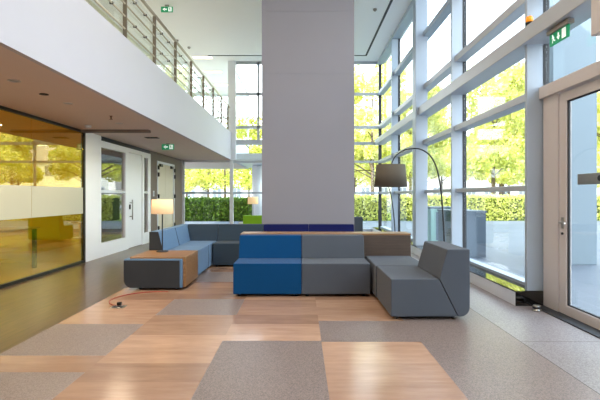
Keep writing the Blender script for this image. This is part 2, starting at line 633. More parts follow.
# ---- left wall: white framed entrance (8.9 .. 12.75)
mb = MB()
mb.box(LX - 0.1, LX, 8.9, 9.62, 0, SZ)
mb.box(LX - 0.1, LX, 9.62, 10.95, 0, 0.3)
mb.box(LX - 0.1, LX, 9.62, 10.95, 2.36, 2.5)
mb.box(LX - 0.1, LX, 10.95, 11.15, 0, 2.5)
mb.box(LX - 0.1, LX, 11.15, 12.12, 2.40, 2.5)
mb.box(LX - 0.1, LX, 12.12, 12.26, 0, 2.5)
mb.box(LX - 0.1, LX, 12.26, 12.56, 0, 0.3)
mb.box(LX - 0.1, LX, 12.26, 12.56, 2.36, 2.5)
mb.box(LX - 0.1, LX, 12.56, 12.78, 0, 2.5)
struct('wall_left', mb, M['bright_white'], 'white framed entrance wall left of the aisle', 'wall')
struct('trim_2', MB().box(LX - 0.1, LX - 0.03, 9.62, 12.78, 2.5, SZ), M['black'], 'black shadow gap above the white entrance wall', 'shadow gap')
for i, (a, b) in enumerate(((9.62, 10.95), (12.26, 12.56))):
    w = empty('window_%d' % (2 + i), (0, 0, 0), label=('wide side window in the white entrance wall' if i == 0 else 'narrow side window beside the white entrance door'), cat='window', kind='structure')
    MB().box(LX - 0.055, LX - 0.045, a, b, 0.3, 1.38).build('pane', M['side_glass'], w)
    MB().box(LX - 0.055, LX - 0.045, a, b, 1.44, 2.36).build('pane', M['side_glass'], w)
    MB().box(LX - 0.07, LX - 0.01, a, b, 1.38, 1.44).build('window_bar', M['white'], w)
d = struct('door_1', MB().box(LX - 0.08, LX - 0.02, 11.16, 12.11, 0.01, 2.395, 0.004), M['bright_white'], 'white entrance door with a long vertical pull handle', 'door')
mb = MB().tube([(LX + 0.05, 11.27, 0.72), (LX + 0.05, 11.27, 1.22)], 0.016)
mb.tube([(LX - 0.02, 11.27, 0.8), (LX + 0.05, 11.27, 0.8)], 0.012)
mb.tube([(LX - 0.02, 11.27, 1.14), (LX + 0.05, 11.27, 1.14)], 0.012)
mb.build('door_handle', M['steel'], d)
MB().box(LX - 0.02, LX - 0.008, 11.22, 11.32, 0.98, 1.10, 0.003).build('lock_plate', M['gasket'], d)
# dim back room behind the entrance wall
mb = MB().box(-6.6, -6.5, 8.95, 12.8, 0, SZ)
mb.box(-6.5, LX - 0.1, 12.78, 12.88, 0, SZ)
struct('wall_store', mb, M['brown'], 'brown walls of the dim room behind the side windows', 'wall')

# ---- taupe wall with the cream double door
mb = MB()
mb.box(LX - 0.12, LX - 0.02, 12.78, 13.4, 0, SZ)
mb.box(LX - 0.12, LX - 0.02, 15.2, BY, 0, SZ)
mb.box(LX - 0.12, LX - 0.02, 13.4, 15.2, 2.36, SZ)
struct('wall_taupe', mb, M['taupe'], 'taupe painted wall at the far left end of the aisle', 'wall')
d = empty('door_2', (0, 0, 0), label='cream double door with black hinges in the taupe wall', cat='door', kind='structure')
MB().box(LX - 0.09, LX - 0.04, 13.47, 14.295, 0.01, 2.29, 0.004).build('door_leaf', M['cream'], d)
MB().box(LX - 0.09, LX - 0.04, 14.305, 15.13, 0.01, 2.29, 0.004).build('door_leaf', M['cream'], d)
mb = MB().box(LX - 0.1, LX, 13.4, 13.47, 0, 2.36)
mb.box(LX - 0.1, LX, 15.13, 15.2, 0, 2.36)
mb.box(LX - 0.1, LX, 13.47, 15.13, 2.29, 2.36)
mb.build('door_frame', M['white'], d)
for y in (13.44, 15.16):
    for z in (0.35, 1.30, 1.95, 2.16):
        MB().tube([(LX + 0.02, y, z - 0.06), (LX + 0.02, y, z + 0.06)], 0.03, 8).build('hinge', M['black'], d)
MB().box(LX - 0.02, LX + 0.03, 13.62, 13.84, 2.2, 2.28, 0.004).build('door_closer', M['black'], d)
MB().box(LX - 0.02, LX + 0.03, 14.76, 14.98, 2.2, 2.28, 0.004).build('door_closer', M['black'], d)
o = MB().box(LX - 0.02, LX - 0.005, 13.04, 13.13, 1.30, 1.46, 0.004).build('light_switch', M['white'])
tag(o, 'white light switch on the taupe wall left of the cream door', 'switch')
MB().box(LX - 0.005, LX + 0.003, 13.06, 13.11, 1.34, 1.42, 0.002).build('rocker', M['alu_pale'], o)

# bulkhead strip across the aisle ceiling
struct('trim_3', MB().box(LX, -2.95, 8.70, 8.84, SZ - 0.05, SZ + 0.01), M['taupe'], 'flat metal strip crossing the low aisle ceiling', 'ceiling strip')

# ---- right curtain wall
bays = [2.74, 5.44, 8.14, 10.84, 13.54, 16.17]
trans = [(1.38, 1.45, 2.80), (2.48, 2.58, 2.76), (3.14, 3.33, 2.66), (3.73, 3.85, 2.78), (4.93, 5.05, 2.78), (6.03, 6.15, 2.74)]
k = 0
t_ = 4
for i, y in enumerate(bays[:-1]):
    mb = MB().box(2.72, GX - 0.01, y - 0.03, y + 0.03, 0.0, CZ, mi=0)
    mb.box(2.915, GX + 0.03, y - 0.04, y - 0.03, 0.0, CZ, mi=1)
    struct('trim_%d' % t_, mb, [M['alu'], M['gasket']], 'upright blue grey mullion of the right glass wall, %s from the door' % ('first', 'second', 'third', 'fourth', 'fifth', 'sixth')[i], 'mullion')
    t_ += 1
nm = ['knee high', 'door high', 'broad mid height', 'upper', 'high', 'topmost']
for (z0, z1, x0), n_ in zip(trans, nm):
    a = 5.5 if z0 < 3 else Y0
    mb = MB().box(x0, GX + 0.02, a, BY, z0, z1, 0.006, 1)
    struct('trim_%d' % t_, mb, M['alu_pale'] if z0 < 4 else M['alu'], '%s horizontal rail along the right glass wall' % n_.replace('knee', 'chest'), 'transom')
    t_ += 1
zs = [0.2] + [v for t in trans for v in (t[0], t[1])]
rows = [(0.2, 1.38), (1.45, 2.48), (2.58, 3.14), (3.33, 3.73), (3.85, 4.93), (5.05, 6.03)]
names = ['nearest', 'second', 'third', 'farthest']
for i in range(1, 5):
    w = empty('window_%d' % (i + 3), (0, 0, 0), label='%s tall bay of the right glass wall beyond the door' % names[i - 1], cat='window', kind='structure')
    for z0, z1 in rows:
        MB().box(GX - 0.012, GX, bays[i] + 0.03, bays[i + 1] - 0.045, z0 - 0.01, z1 + 0.01).build('pane', M['glass'], w)
    MB().box(2.84, GX + 0.03, bays[i] + 0.03, bays[i + 1] - 0.03, 0.17, 0.22).build('window_frame', M['alu'], w)
# bay over the door and the glazing beyond it towards the viewer
w = empty('window_8', (0, 0, 0), label='panes above the glass door', cat='window', kind='structure')
for z0, z1 in [(2.62, 3.14)] + rows[3:]:
    MB().box(GX - 0.012, GX, 2.77, 5.395, z0 - 0.01, z1 + 0.01).build('pane', M['glass'], w)
w = empty('window_9', (0, 0, 0), label='glass wall between the door and the near wall', cat='window', kind='structure')
mb = MB()
for y in (Y0, -2.66, 0.04):
    mb.box(2.72, GX - 0.01, y, y + 0.06, 0, CZ)
for z in (0.0, 1.38, 2.48):
    mb.box(2.78, GX + 0.02, Y0, 2.74, z, z + 0.09)
mb.build('window_frame', M['alu'], w)
MB().box(GX - 0.012, GX, Y0, 2.71, 0.0, CZ).build('pane', M['glass'], w)

# door frame, head and leaf
mb = MB().box(2.90, GX + 0.06, 5.08, 5.385, 0, 2.48)
mb.box(2.86, GX + 0.06, 2.77, 5.41, 2.48, 2.62, 0.004, 1)
mb.box(2.90, GX + 0.06, 2.77, 3.35, 0, 2.48)
struct('trim_%d' % t_, mb, M['alu_beige'], 'beige metal frame round the glass door', 'door frame')
t_ += 1
d = empty('door_3', (0, 0, 0), label='glass entrance door with a beige metal frame, right of the hall', cat='door', kind='structure')
mb = MB().box(2.91, 2.97, 4.94, 5.07, 0.012, 2.465, 0.004, 1)
mb.box(2.91, 2.97, 3.36, 3.50, 0.012, 2.465, 0.004, 1)
mb.box(2.91, 2.97, 3.50, 4.94, 0.012, 0.115)
mb.box(2.91, 2.97, 3.50, 4.94, 2.365, 2.465)
mb.build('door_frame', M['alu_beige'], d)
mb = MB().box(2.925, 2.945, 4.915, 4.94, 0.115, 2.365)
mb.box(2.925, 2.945, 3.5, 4.915, 0.115, 0.13)
mb.box(2.925, 2.945, 3.5, 4.915, 2.35, 2.365)
mb.build('gasket', M['gasket'], d)
MB().box(2.93, 2.942, 3.5, 4.94, 0.11, 2.37).build('pane', M['glass'], d)
mb = MB().tube([(2.915, 5.0, 1.02), (2.865, 5.0, 1.02)], 0.011)
mb.tube([(2.865, 5.005, 1.02), (2.865, 4.89, 1.02)], 0.010)
mb.box(2.90, 2.915, 4.98, 5.02, 0.96, 1.08, 0.003)
mb.build('door_lever', M['steel'], d)
MB().tube([(2.915, 5.0, 0.90), (2.895, 5.0, 0.90)], 0.014).build('lock_cylinder', M['gasket'], d)
pb = MB().box(2.86, 2.93, 4.15, 4.66, 1.435, 1.545, 0.008).build('push_plate', M['steel'], d)
MB().tube([(2.862, 4.30, 1.49), (2.85, 4.30, 1.49)], 0.028, 16).build('push_button', M['gasket'], pb)
struct('trim_%d' % t_, MB().box(2.76, GX + 0.1, 2.77, 5.40, -0.002, 0.012), M['gasket'], 'dark threshold strip in front of the glass door', 'threshold')
t_ += 1
# low plinth under the right glazing
mb = MB().box(2.572, 2.93, 5.395, BY, 0.0, 0.165, mi=0)
mb.box(2.568, 2.93, 5.385, BY, 0.165, 0.18, mi=1)
mb.box(2.57, 2.93, 5.383, 5.395, 0.0, 0.17, mi=1)
struct('trim_%d' % t_, mb, [M['white'], M['gloss_black']], 'low white plinth with a polished black top under the right glazing', 'plinth')
t_ += 1
# square column behind the second mullion
struct('wall_column', MB().box(2.60, 2.87, 10.2, 10.5, 0.18, CZ, 0.006, 1), M['alu'], 'square blue grey steel column by the right glass wall', 'column')
# boxed unit above the door
o = MB().box(2.62, 3.2, 2.4, 4.07, 2.76, 3.7, 0.01).build('air_curtain_box', M['alu_beige'])
tag(o, 'beige boxed unit fixed to the glass wall above the entrance door', 'air curtain')

# ---- back glass wall
w = empty('window_10', (0, 0, 0), label='far glass wall left of the pillar, under the gallery', cat='window', kind='structure')
mb = MB()
mb.box(LX - 0.12, LX + 0.07, BY, BY + 0.08, 0, SZ)
mb.box(LX, NX, BY, BY + 0.08, 0, 0.12)
mb.box(LX, NX, BY, BY + 0.08, 2.52, SZ)
mb.build('window_frame', M['white'], w)
MB().box(LX, NX, BY - 0.01, BY + 0.06, 1.38, 1.45).build('window_bar', M['alu'], w)
MB().box(LX, NX - 0.05, BY + 0.03, BY + 0.04, 0.12, 2.52).build('pane', M['glass'], w)
struct('trim_%d' % t_, MB().box(-2.56, -2.44, BY - 0.06, BY + 0.06, 0, SZ).box(-2.62, -2.34, BY - 0.08, BY + 0.08, SZ, CZ), M['white'], 'white post where the gallery fascia meets the far glass wall', 'post')
t_ += 1
w = empty('window_11', (0, 0, 0), label='far glass wall between the white post and the pillar', cat='window', kind='structure')
mb = MB()
for z0, z1 in ((0, 0.12), (2.5, 2.58), (3.15, 3.33), (3.73, 3.83), (4.93, 5.03), (6.05, CZ)):
    mb.box(-2.44, 1.0, BY, BY + 0.08, z0, z1)
mb.box(-1.58, -1.5, BY, BY + 0.08, 3.33, CZ)
mb.build('window_frame', M['alu_pale'], w)
MB().box(-2.44, 1.0, BY - 0.01, BY + 0.06, 1.38, 1.45).build('window_bar', M['alu'], w)
MB().box(-2.44, 1.0, BY + 0.03, BY + 0.04, 0.1, CZ).build('pane', M['glass'], w)
w = empty('window_12', (0, 0, 0), label='far glass wall right of the pillar, to the corner', cat='window', kind='structure')
mb = MB()
for z0, z1 in ((0, 0.12), (2.5, 2.58), (3.15, 3.25), (3.73, 3.83), (4.93, 5.03), (6.05, CZ)):
    mb.box(1.0, 2.9, BY, BY + 0.08, z0, z1)
mb.box(1.0, 1.07, BY, BY + 0.08, 0, CZ)
mb.build('window_frame', M['alu_pale'], w)
MB().box(1.0, 2.9, BY - 0.01, BY + 0.06, 1.38, 1.45).build('window_bar', M['alu'], w)
MB().box(1.0, 2.9, BY + 0.03, BY + 0.04, 0.1, CZ).build('pane', M['glass'], w)
struct('trim_%d' % t_, MB().box(2.80, 2.90, BY - 0.02, BY + 0.1, 0, CZ), M['gasket'], 'dark corner post where the far and right glass walls meet', 'post')
t_ += 1

# ================================================================== RAILING
rl = empty('gallery_railing', (-2.53, 5.0, FZ), label='metal railing with horizontal bars along the white gallery edge', cat='railing')


def lp(*p):
    return (p[0] + 2.53, p[1] - 5.0, p[2] - FZ)


for i in range(9):
    y = 5.17 + 1.3 * i - 0.0
    if y > 16.1:
        break
    x, yy, z = lp(-2.53, y, FZ)
    mb = MB().box(x - 0.03, x + 0.02, yy - 0.006, yy + 0.006, z - 0.02, z + 0.84)
    mb.box(x - 0.03, x + 0.02, yy + 0.018, yy + 0.03, z - 0.02, z + 0.84)
    mb.build('post', M['post_metal'], rl)
y0, y1 = 4.3 - 5, 15.95 - 5
MB().tube([(0, y0, 0.86), (0, y1, 0.86)], 0.026, 12).build('handrail', M['rail_metal'], rl)
for z in (0.14, 0.32, 0.50, 0.68):
    MB().tube([(0.0, y0, z), (0.0, y1, z)], 0.013, 8).build('rail', M['rail_metal'], rl)
MB().box(-0.035, -0.027, y0, y1, 0.05, 0.80).build('glass_panel', M['glass'], rl)
for i in range(8):
    for z in (0.32, 0.68):
        for dy in (0.4, 0.85):
            yy = 0.17 + 1.3 * i + dy
            MB().box(-0.03, 0.02, yy - 0.012, yy + 0.012, z - 0.015, z + 0.015, 0.003).build('clamp', M['gasket'], rl)

# ================================================================== CEILING FITTINGS
for i, y in enumerate((15.7, 17.5, 19.6)):
    t = empty('ceiling_light', (-3.43, y, CZ), label='lit rectangular ceiling light over the gallery, %s row from the railing corner' % ('nearest', 'second', 'farthest')[i], cat='ceiling light', group='lit ceiling lights over the gallery')
    mb = MB().box(-0.36, 0.36, -0.16, -0.14, -0.02, 0.0).box(-0.36, 0.36, 0.14, 0.16, -0.02, 0.0).box(-0.36, -0.34, -0.14, 0.14, -0.02, 0.0).box(0.34, 0.36, -0.14, 0.14, -0.02, 0.0)
    mb.build('light_frame', M['white'], t)
    MB().box(-0.34, 0.34, -0.14, 0.14, -0.012, -0.002).build('diffuser', M['lamp_on'], t)


def soffit_pt(px, py, z=SZ):
    dd = (z - H) * F / (194.5 - py)
    return ((px - 301) * dd / F, dd)


for (px, py, txt) in ((14, 79.5, 'nearest'), (68, 102, 'middle'), (119, 122, 'farthest')):
    x, y = soffit_pt(px, py)
    t = empty('downlight', (x, y, SZ), label='round recessed downlight in the low aisle ceiling, %s of three' % txt, cat='downlight', group='downlights in the aisle ceiling')
    MB().lathe([(0.062, -0.001), (0.068, -0.008), (0.052, -0.012), (0.05, -0.004)], 0, 0, 24, close=True).build('ring', M['alu_beige'], t)
    MB().lathe([(0.0, -0.004), (0.05, -0.004), (0.05, -0.001), (0.0, -0.001)], 0, 0, 24).build('reflector', M['steel'], t)
x, y = soffit_pt(44, 93)
t = empty('dark_downlight', (x, y, SZ), label='dark downlight in the low aisle ceiling between two others', cat='ceiling outlet')  # stands for a downlight that looks dark
MB().lathe([(0.05, -0.001), (0.055, -0.008), (0.04, -0.010), (0.0, -0.006)], 0, 0, 20).build('dark_cover', M['gasket'], t)
x, y = soffit_pt(152, 136.5)
t = empty('dark_oval_downlight', (x, y, SZ), label='dark downlight with slats in the grey aisle ceiling in front of the hanging exit sign', cat='ceiling outlet')  # a dark oval downlight, modelled as a slatted box
MB().box(-0.14, 0.14, -0.09, 0.09, -0.012, 0.0, 0.004).build('outlet_frame', M['gasket'], t)
mb = MB()
for q in range(4):
    mb.box(-0.12, 0.12, -0.07 + q * 0.04, -0.055 + q * 0.04, -0.016, -0.012)
mb.build('slats', M['black'], t)
x, y = soffit_pt(88, 124.5)
t = empty('smoke_detector', (x, y, SZ), label='small white smoke detector on the aisle ceiling above the end of the amber glass', cat='smoke detector')
MB().lathe([(0.06, 0.0), (0.06, -0.02), (0.045, -0.04), (0.0, -0.045)], 0, 0, 20).build('dome', M['white'], t)
x, y = soffit_pt(111, 115)
t = empty('ceiling_sprinkler', (x, y, SZ), label='brown sprinkler head hanging from the low aisle ceiling near the fascia', cat='sprinkler')
MB().lathe([(0.03, 0.0), (0.012, -0.01), (0.012, -0.05), (0.03, -0.055), (0.0, -0.06)], 0, 0, 14).build('nozzle', M['brown'], t)
for px, py, w_ in ((177, 39, 'left of the two over the railing'), (189, 46, 'right of the two over the railing'), (375, 8, 'alone on the ceiling right of the pillar')):
    x, y = soffit_pt(px, py, CZ)
    t = empty('ceiling_sensor', (x, y, CZ), label='tiny dark sensor on the high ceiling, %s' % w_, cat='sensor', group='sensors on the high ceiling')
    MB().lathe([(0.05, 0.0), (0.05, -0.03), (0.02, -0.06), (0.0, -0.06)], 0, 0, 14).build('sensor_body', M['grey_plastic'], t)


# ------------------------------------------------------------------ exit signs (local: faces -Y, x right, z up, centred)
def man(mb, cx, cz, s, y):
    """Running figure built from slim bars, raised 2 mm."""
    def bar(x0, z0, x1, z1, w):
        v = Vector((x1 - x0, z1 - z0))
        nrm = Vector((-v.y, v.x)).normalized() * w / 2
        pts = [(cx + s * (x0 + nrm.x), cz + s * (z0 + nrm.y)), (cx + s * (x1 + nrm.x), cz + s * (z1 + nrm.y)), (cx + s * (x1 - nrm.x), cz + s * (z1 - nrm.y)), (cx + s * (x0 - nrm.x), cz + s * (z0 - nrm.y))]
        mb.prism(pts, y - 0.002, y, 'y')
    mb.prism([(cx + s * (-0.12 + 0.11 * math.cos(a * PI / 5)), cz + s * (0.40 + 0.11 * math.sin(a * PI / 5))) for a in range(10)], y - 0.002, y, 'y')
    bar(-0.06, 0.28, 0.06, -0.04, 0.17)
    bar(-0.06, 0.24, -0.30, 0.10, 0.08)
    bar(-0.02, 0.22, 0.22, 0.10, 0.08)
    bar(0.05, -0.02, -0.16, -0.20, 0.10)
    bar(-0.16, -0.20, -0.14, -0.44, 0.09)
    bar(0.05, -0.02, 0.20, -0.24, 0.10)
    bar(0.20, -0.24, 0.42, -0.26, 0.09)


def arrow(mb, cx, cz, s, y, dirn):
    pts = [(0.5, 0.0), (0.0, 0.42), (0.0, 0.16), (-0.5, 0.16), (-0.5, -0.16), (0.0, -0.16), (0.0, -0.42)]
    c, sn = math.cos(dirn), math.sin(dirn)
    mb.prism([(cx + s * (p[0] * c - p[1] * sn), cz + s * (p[0] * sn + p[1] * c)) for p in pts], y - 0.002, y, 'y')


def exit_sign(loc, rz, label, big, hang):
    t = empty('exit_sign', loc, rz, label=label, cat='exit sign')
    hw, hh = (0.17, 0.062) if big else (0.15, 0.07)
    MB().box(-hw, hw, -0.012, 0.012, -hh, hh, 0.003, 1).build('sign_plate', M['green_sign'], t)
    mb = MB()
    if big:
        man(mb, -0.095, 0.0, 0.095, -0.012)
        arrow(mb, 0.0, 0.0, 0.075, -0.012, -PI / 2)
        mb.box(0.065, 0.135, -0.014, -0.012, -0.05, 0.05)
    else:
        arrow(mb, -0.055, 0.0, 0.105, -0.012, PI)
        mb.box(0.035, 0.105, -0.014, -0.012, -0.052, 0.052)
        mb.box(0.112, 0.125, -0.014, -0.012, -0.052, 0.052)
    mb.build('pictogram', M['sign_white'], t)
    if not big:
        mb = MB()
        man(mb, 0.07, 0.0, 0.085, -0.0145)
        mb.build('running_figure', M['green_sign'], t)
    if big:
        MB().box(-hw - 0.03, hw + 0.03, -0.03, 0.04, hh + 0.002, hh + 0.05, 0.006).build('sign_housing', M['grey_plastic'], t)
    mb = MB().box(-0.05, 0.05, -0.02, 0.02, hang - 0.03, hang)
    mb.tube([(-0.03, 0, hh), (-0.03, 0, hang)], 0.006, 8)
    mb.tube([(0.03, 0, hh), (0.03, 0, hang)], 0.006, 8)
    mb.build('hanger', M['grey_plastic'], t)
    return t


dd = 11.0
exit_sign(((168 - 301) * dd / F, dd, H + (194.5 - 146) * dd / F), 0, 'green exit sign hanging from the low aisle ceiling in front of the taupe wall', False, SZ - (H + (194.5 - 146) * dd / F))
dd = 11.4
zz_ = H + (194.5 - 8.5) * dd / F
exit_sign(((167 - 301) * dd / F, dd, zz_), 0, 'green exit sign under the high ceiling above the gallery', False, CZ - zz_)
dd = 4.77
exit_sign((2.74, dd, 3.015), -PI / 2, 'green exit sign with running figure and arrow above the glass door', True, 0.135)
# beacon on the beam
t = empty('warning_beacon', (2.69, 5.3, 3.33), label='orange beacon on top of the broad rail beside the door bay', cat='beacon')
MB().lathe([(0.045, 0.0), (0.045, 0.03), (0.0, 0.03)], 0, 0, 20).build('beacon_base', M['black'], t)
MB().lathe([(0.04, 0.03), (0.04, 0.085), (0.03, 0.10), (0.0, 0.105)], 0, 0, 20).build('beacon_lens', M['orange'], t)


# ================================================================== SEATING
def bench(name, label, w, seat_m, back_m, group, loc, rz=0.0, ds=0.52, dt=0.61, dr=0.79, hs=0.436, hb=0.75, side=None, hide_back=False):
    """Bench module: local x along its width 0..w, y from the front edge (0) to the rear (dr); faces -y."""
    t = empty(name, loc, rz, label=label, cat='sofa module', group=group)
    zb = 0.035
    e = 0.012 if side else 0.0
    if hide_back:
        MB().box(e, w - e, 0.0, dr, zb, hs, 0.018, 3).build('seat', seat_m, t)
    else:
        jx = dr - 0.13
        MB().prism([(0.0, zb), (jx, zb), (ds, hs), (0.0, hs)], e, w - e, 'x', 0.014, 3).build('seat', seat_m, t)
        r = 0.10
        arc = [(dr - r + r * math.sin(a), zb + r - r * math.cos(a)) for a in [i * PI / 12 for i in range(7)]]
        pts = [(jx + 0.004, zb)] + arc + [(dr, hb), (dt, hb), (ds + 0.004, hs)]
        MB().prism(pts, e, w - e, 'x', 0.014, 3).build('backrest', back_m, t)
        if side:
            pts = [(0.0, zb)] + arc + [(dr, hb - 0.002), (dt, hb - 0.002), (ds, hs - 0.004), (0.0, hs - 0.004)]
            MB().prism(pts, 0.0, e - 0.001, 'x').build('side_panel', side, t)
            MB().prism(pts, w - e + 0.001, w, 'x').build('side_panel', side, t)
    for x in (0.07, w - 0.07):
        for y in (0.07, dr - 0.16):
            MB().lathe([(0.022, 0.0), (0.022, zb + 0.002), (0.0, zb + 0.002)], x, y, 14).build('foot', M['black'], t)
    return t


G1 = 'sofa modules of the right island'
G2 = 'sofa modules of the left island'
bench('bench_module', 'bright blue upholstered sofa module with a low back, facing the viewer', 0.893, M['blue_fabric'], M['blue_fabric'], G1, (-0.887, 5.87, 0), dr=0.78)
bench('bench_module', 'grey upholstered sofa module with a low back, right beside the bright blue one', 0.893, M['grey_fabric'], M['grey_fabric'], G1, (0.010, 5.87, 0), dr=0.78)
bench('seat_module', 'backless grey corner seat in front of the brown low partition', 0.66, M['grey_fabric'], M['grey_fabric'], G1, (0.945, 5.69, 0), dr=0.955, hide_back=True)
# nearest grey module, seat faces left (-x): rotate so local -y -> -x, i.e. local y -> +x
bench('bench_module', 'grey sofa module seen from its side, nearest on the right, its back towards the windows', 0.90, M['grey_fabric'], M['grey_fabric'], G1, (0.956, 5.68, 0), -PI / 2, dr=0.84, ds=0.51, dt=0.60)
# partition / shelf behind the island
t = empty('low_partition', (-0.9, 6.665, 0), label='low brown partition with an oak top running behind the blue and grey modules', cat='partition')
MB().box(0, 2.53, 0.0, 0.37, 0.02, 0.735, 0.012, 2).build('partition_body', M['walnut'], t)
MB().box(0.0, 2.53, 0.0, 0.37, 0.7355, 0.76, 0.006, 2).build('top', M['oak'], t)
MB().box(0.03, 2.50, 0.03, 0.34, 0.0, 0.02).build('plinth', M['black'], t)

# left island -----------------------------------------------------
t = empty('seat_table', (-2.47, 6.27, 0), label='low seat block with a charcoal side and oak cover, carrying the glowing lamp', cat='table module', group=G2)
zb, hs, L, W = 0.035, 0.446, 0.83, 0.825
r = 0.11
prof = [(r - r * math.sin(a), zb + r - r * math.cos(a)) for a in [i * PI / 12 for i in range(7)]]
prof = [(p[0], p[1]) for p in prof]
pts = [(0.0, hs - 0.012)] + list(reversed(prof)) + [(W - 0.02, zb), (W - 0.02, hs - 0.012)]
MB().prism(pts, 0.012, L, 'y', 0.008, 2).build('seat', M['light_blue_fabric'], t)
pts = [(0.0, hs - 0.03)] + list(reversed(prof)) + [(W - 0.05, zb), (W - 0.05, hs - 0.03)]
MB().prism(pts, 0.0, 0.0115, 'y').build('side_panel', M['dark_grey'], t)
MB().box(0.06, W + 0.02, 0.06, L, hs - 0.0115, hs + 0.012, 0.004, 1).box(W - 0.019, W + 0.02, 0.06, L, zb, hs - 0.0115, 0.004, 1).build('wood_cover', M['oak'], t)
for x in (0.2, W - 0.1):
    for y in (0.1, L - 0.1):
        MB().lathe([(0.022, 0.0), (0.022, zb + 0.004), (0.0, zb + 0.004)], x, y, 14).build('foot', M['black'], t)

# light blue module faces +x : local -y -> +x ; local x along +y
bench('bench_module', 'light blue sofa module right behind the oak topped seat block', 0.97, M['light_blue_fabric'], M['light_blue_fabric'], G2, (-1.66, 7.115, 0), PI / 2, dr=0.74, dt=0.60, side=M['dark_grey'])
# corner module
t = empty('corner_module', (-2.40, 8.095, 0), label='corner sofa module joining the light blue and the slate blue seats', cat='sofa module', group=G2)
MB().box(0.13, 0.74, 0.0, 0.235, 0.035, 0.436, 0.014, 3).box(0.13, 0.74, 0.2, 0.87, 0.035, 0.435, 0.014, 3).build('seat', M['light_blue_fabric'], t)
pts = [(0.0, 0.035), (0.21, 0.035), (0.22, 0.436), (0.14, 0.75), (0.0, 0.75)]
MB().prism(pts, 0.0, 1.02, 'y', 0.014, 3).build('backrest', M['light_blue_fabric'], t)
pts = [(1.02, 0.035), (0.76, 0.035), (0.755, 0.436), (0.845, 0.75), (1.02, 0.75)]
MB().prism(pts, 0.15, 0.752, 'x', 0.014, 3).build('backrest', M['slate_fabric'], t)
for x in (0.1, 0.7):
    for y in (0.1, 0.8):
        MB().lathe([(0.022, 0.0), (0.022, 0.04), (0.0, 0.04)], x, y, 14).build('foot', M['black'], t)
bench('bench_module', 'slate blue sofa module left of the navy ones, facing the viewer', 0.89, M['slate_fabric'], M['slate_fabric'], G2, (-1.638, 8.325, 0))
bench('bench_module', 'left of the two navy sofa modules against the pillar', 0.893, M['navy_fabric'], M['navy_fabric'], G2, (-0.742, 8.325, 0))
bench('bench_module', 'right of the two navy sofa modules against the pillar', 0.893, M['navy_fabric'], M['navy_fabric'], G2, (0.157, 8.325, 0))
G3 = 'sofa modules in the far part of the hall'
bench('bench_module', 'grey sofa module far behind the pillar, its back showing right of the pillar', 0.9, M['grey_fabric'], M['grey_fabric'], G3, (1.65, 12.79, 0), PI)
bench('bench_module', 'lime green sofa module far back, left of the pillar', 0.9, M['green_fabric'], M['green_fabric'], G3, (-0.76, 13.65, 0), PI)

# white side table and lamps
t = empty('side_table', (-1.62, 14.15, 0), label='low white side table behind the lime green module, carrying the far lamp', cat='side table')
MB().lathe([(0.0, 0.45), (0.34, 0.45), (0.345, 0.46), (0.34, 0.475), (0.0, 0.475)], 0, 0, 36).build('tabletop', M['white'], t)
MB().lathe([(0.03, 0.02), (0.03, 0.45)], 0, 0, 16).build('pedestal', M['white'], t)
MB().lathe([(0.22, 0.0), (0.22, 0.012), (0.03, 0.022), (0.0, 0.022)], 0, 0, 32).build('base', M['white'], t)


def table_lamp(loc, label):
    t = empty('table_lamp', loc, label=label, cat='lamp', group='table lamps with orange glowing shades')
    MB().lathe([(0.09, 0.0), (0.09, 0.012), (0.07, 0.018), (0.0, 0.018)], 0, 0, 28).build('base', M['gasket'], t)
    MB().tube([(0, 0, 0.016), (0, 0, 0.70)], 0.009, 10).build('stem', M['gasket'], t)
    sh = MB().lathe([(0.163, 0.585), (0.158, 0.805), (0.154, 0.805), (0.159, 0.585)], 0, 0, 40, close=True).build('lamp_shade', M['shade_on'], t)
    mb = MB()
    for k in range(3):
        a = 2 * PI * k / 3
        mb.tube([(0, 0, 0.70), (0.157 * math.cos(a), 0.157 * math.sin(a), 0.70)], 0.003, 6)
    mb.build('shade_ring', M['steel'], sh)
    b = MB().lathe([(0.012, 0.66), (0.03, 0.69), (0.035, 0.72), (0.02, 0.75), (0.0, 0.755)], 0, 0, 16).build('bulb', M['lamp_on'], t)
    return t


lamp1 = table_lamp((-2.135, 6.93, 0.458), 'table lamp with a glowing orange drum shade on the oak topped seat block')
dup(lamp1, (-1.50, 14.05, 0.475), 0, 'table lamp with a glowing orange shade far back beside the lime green module')


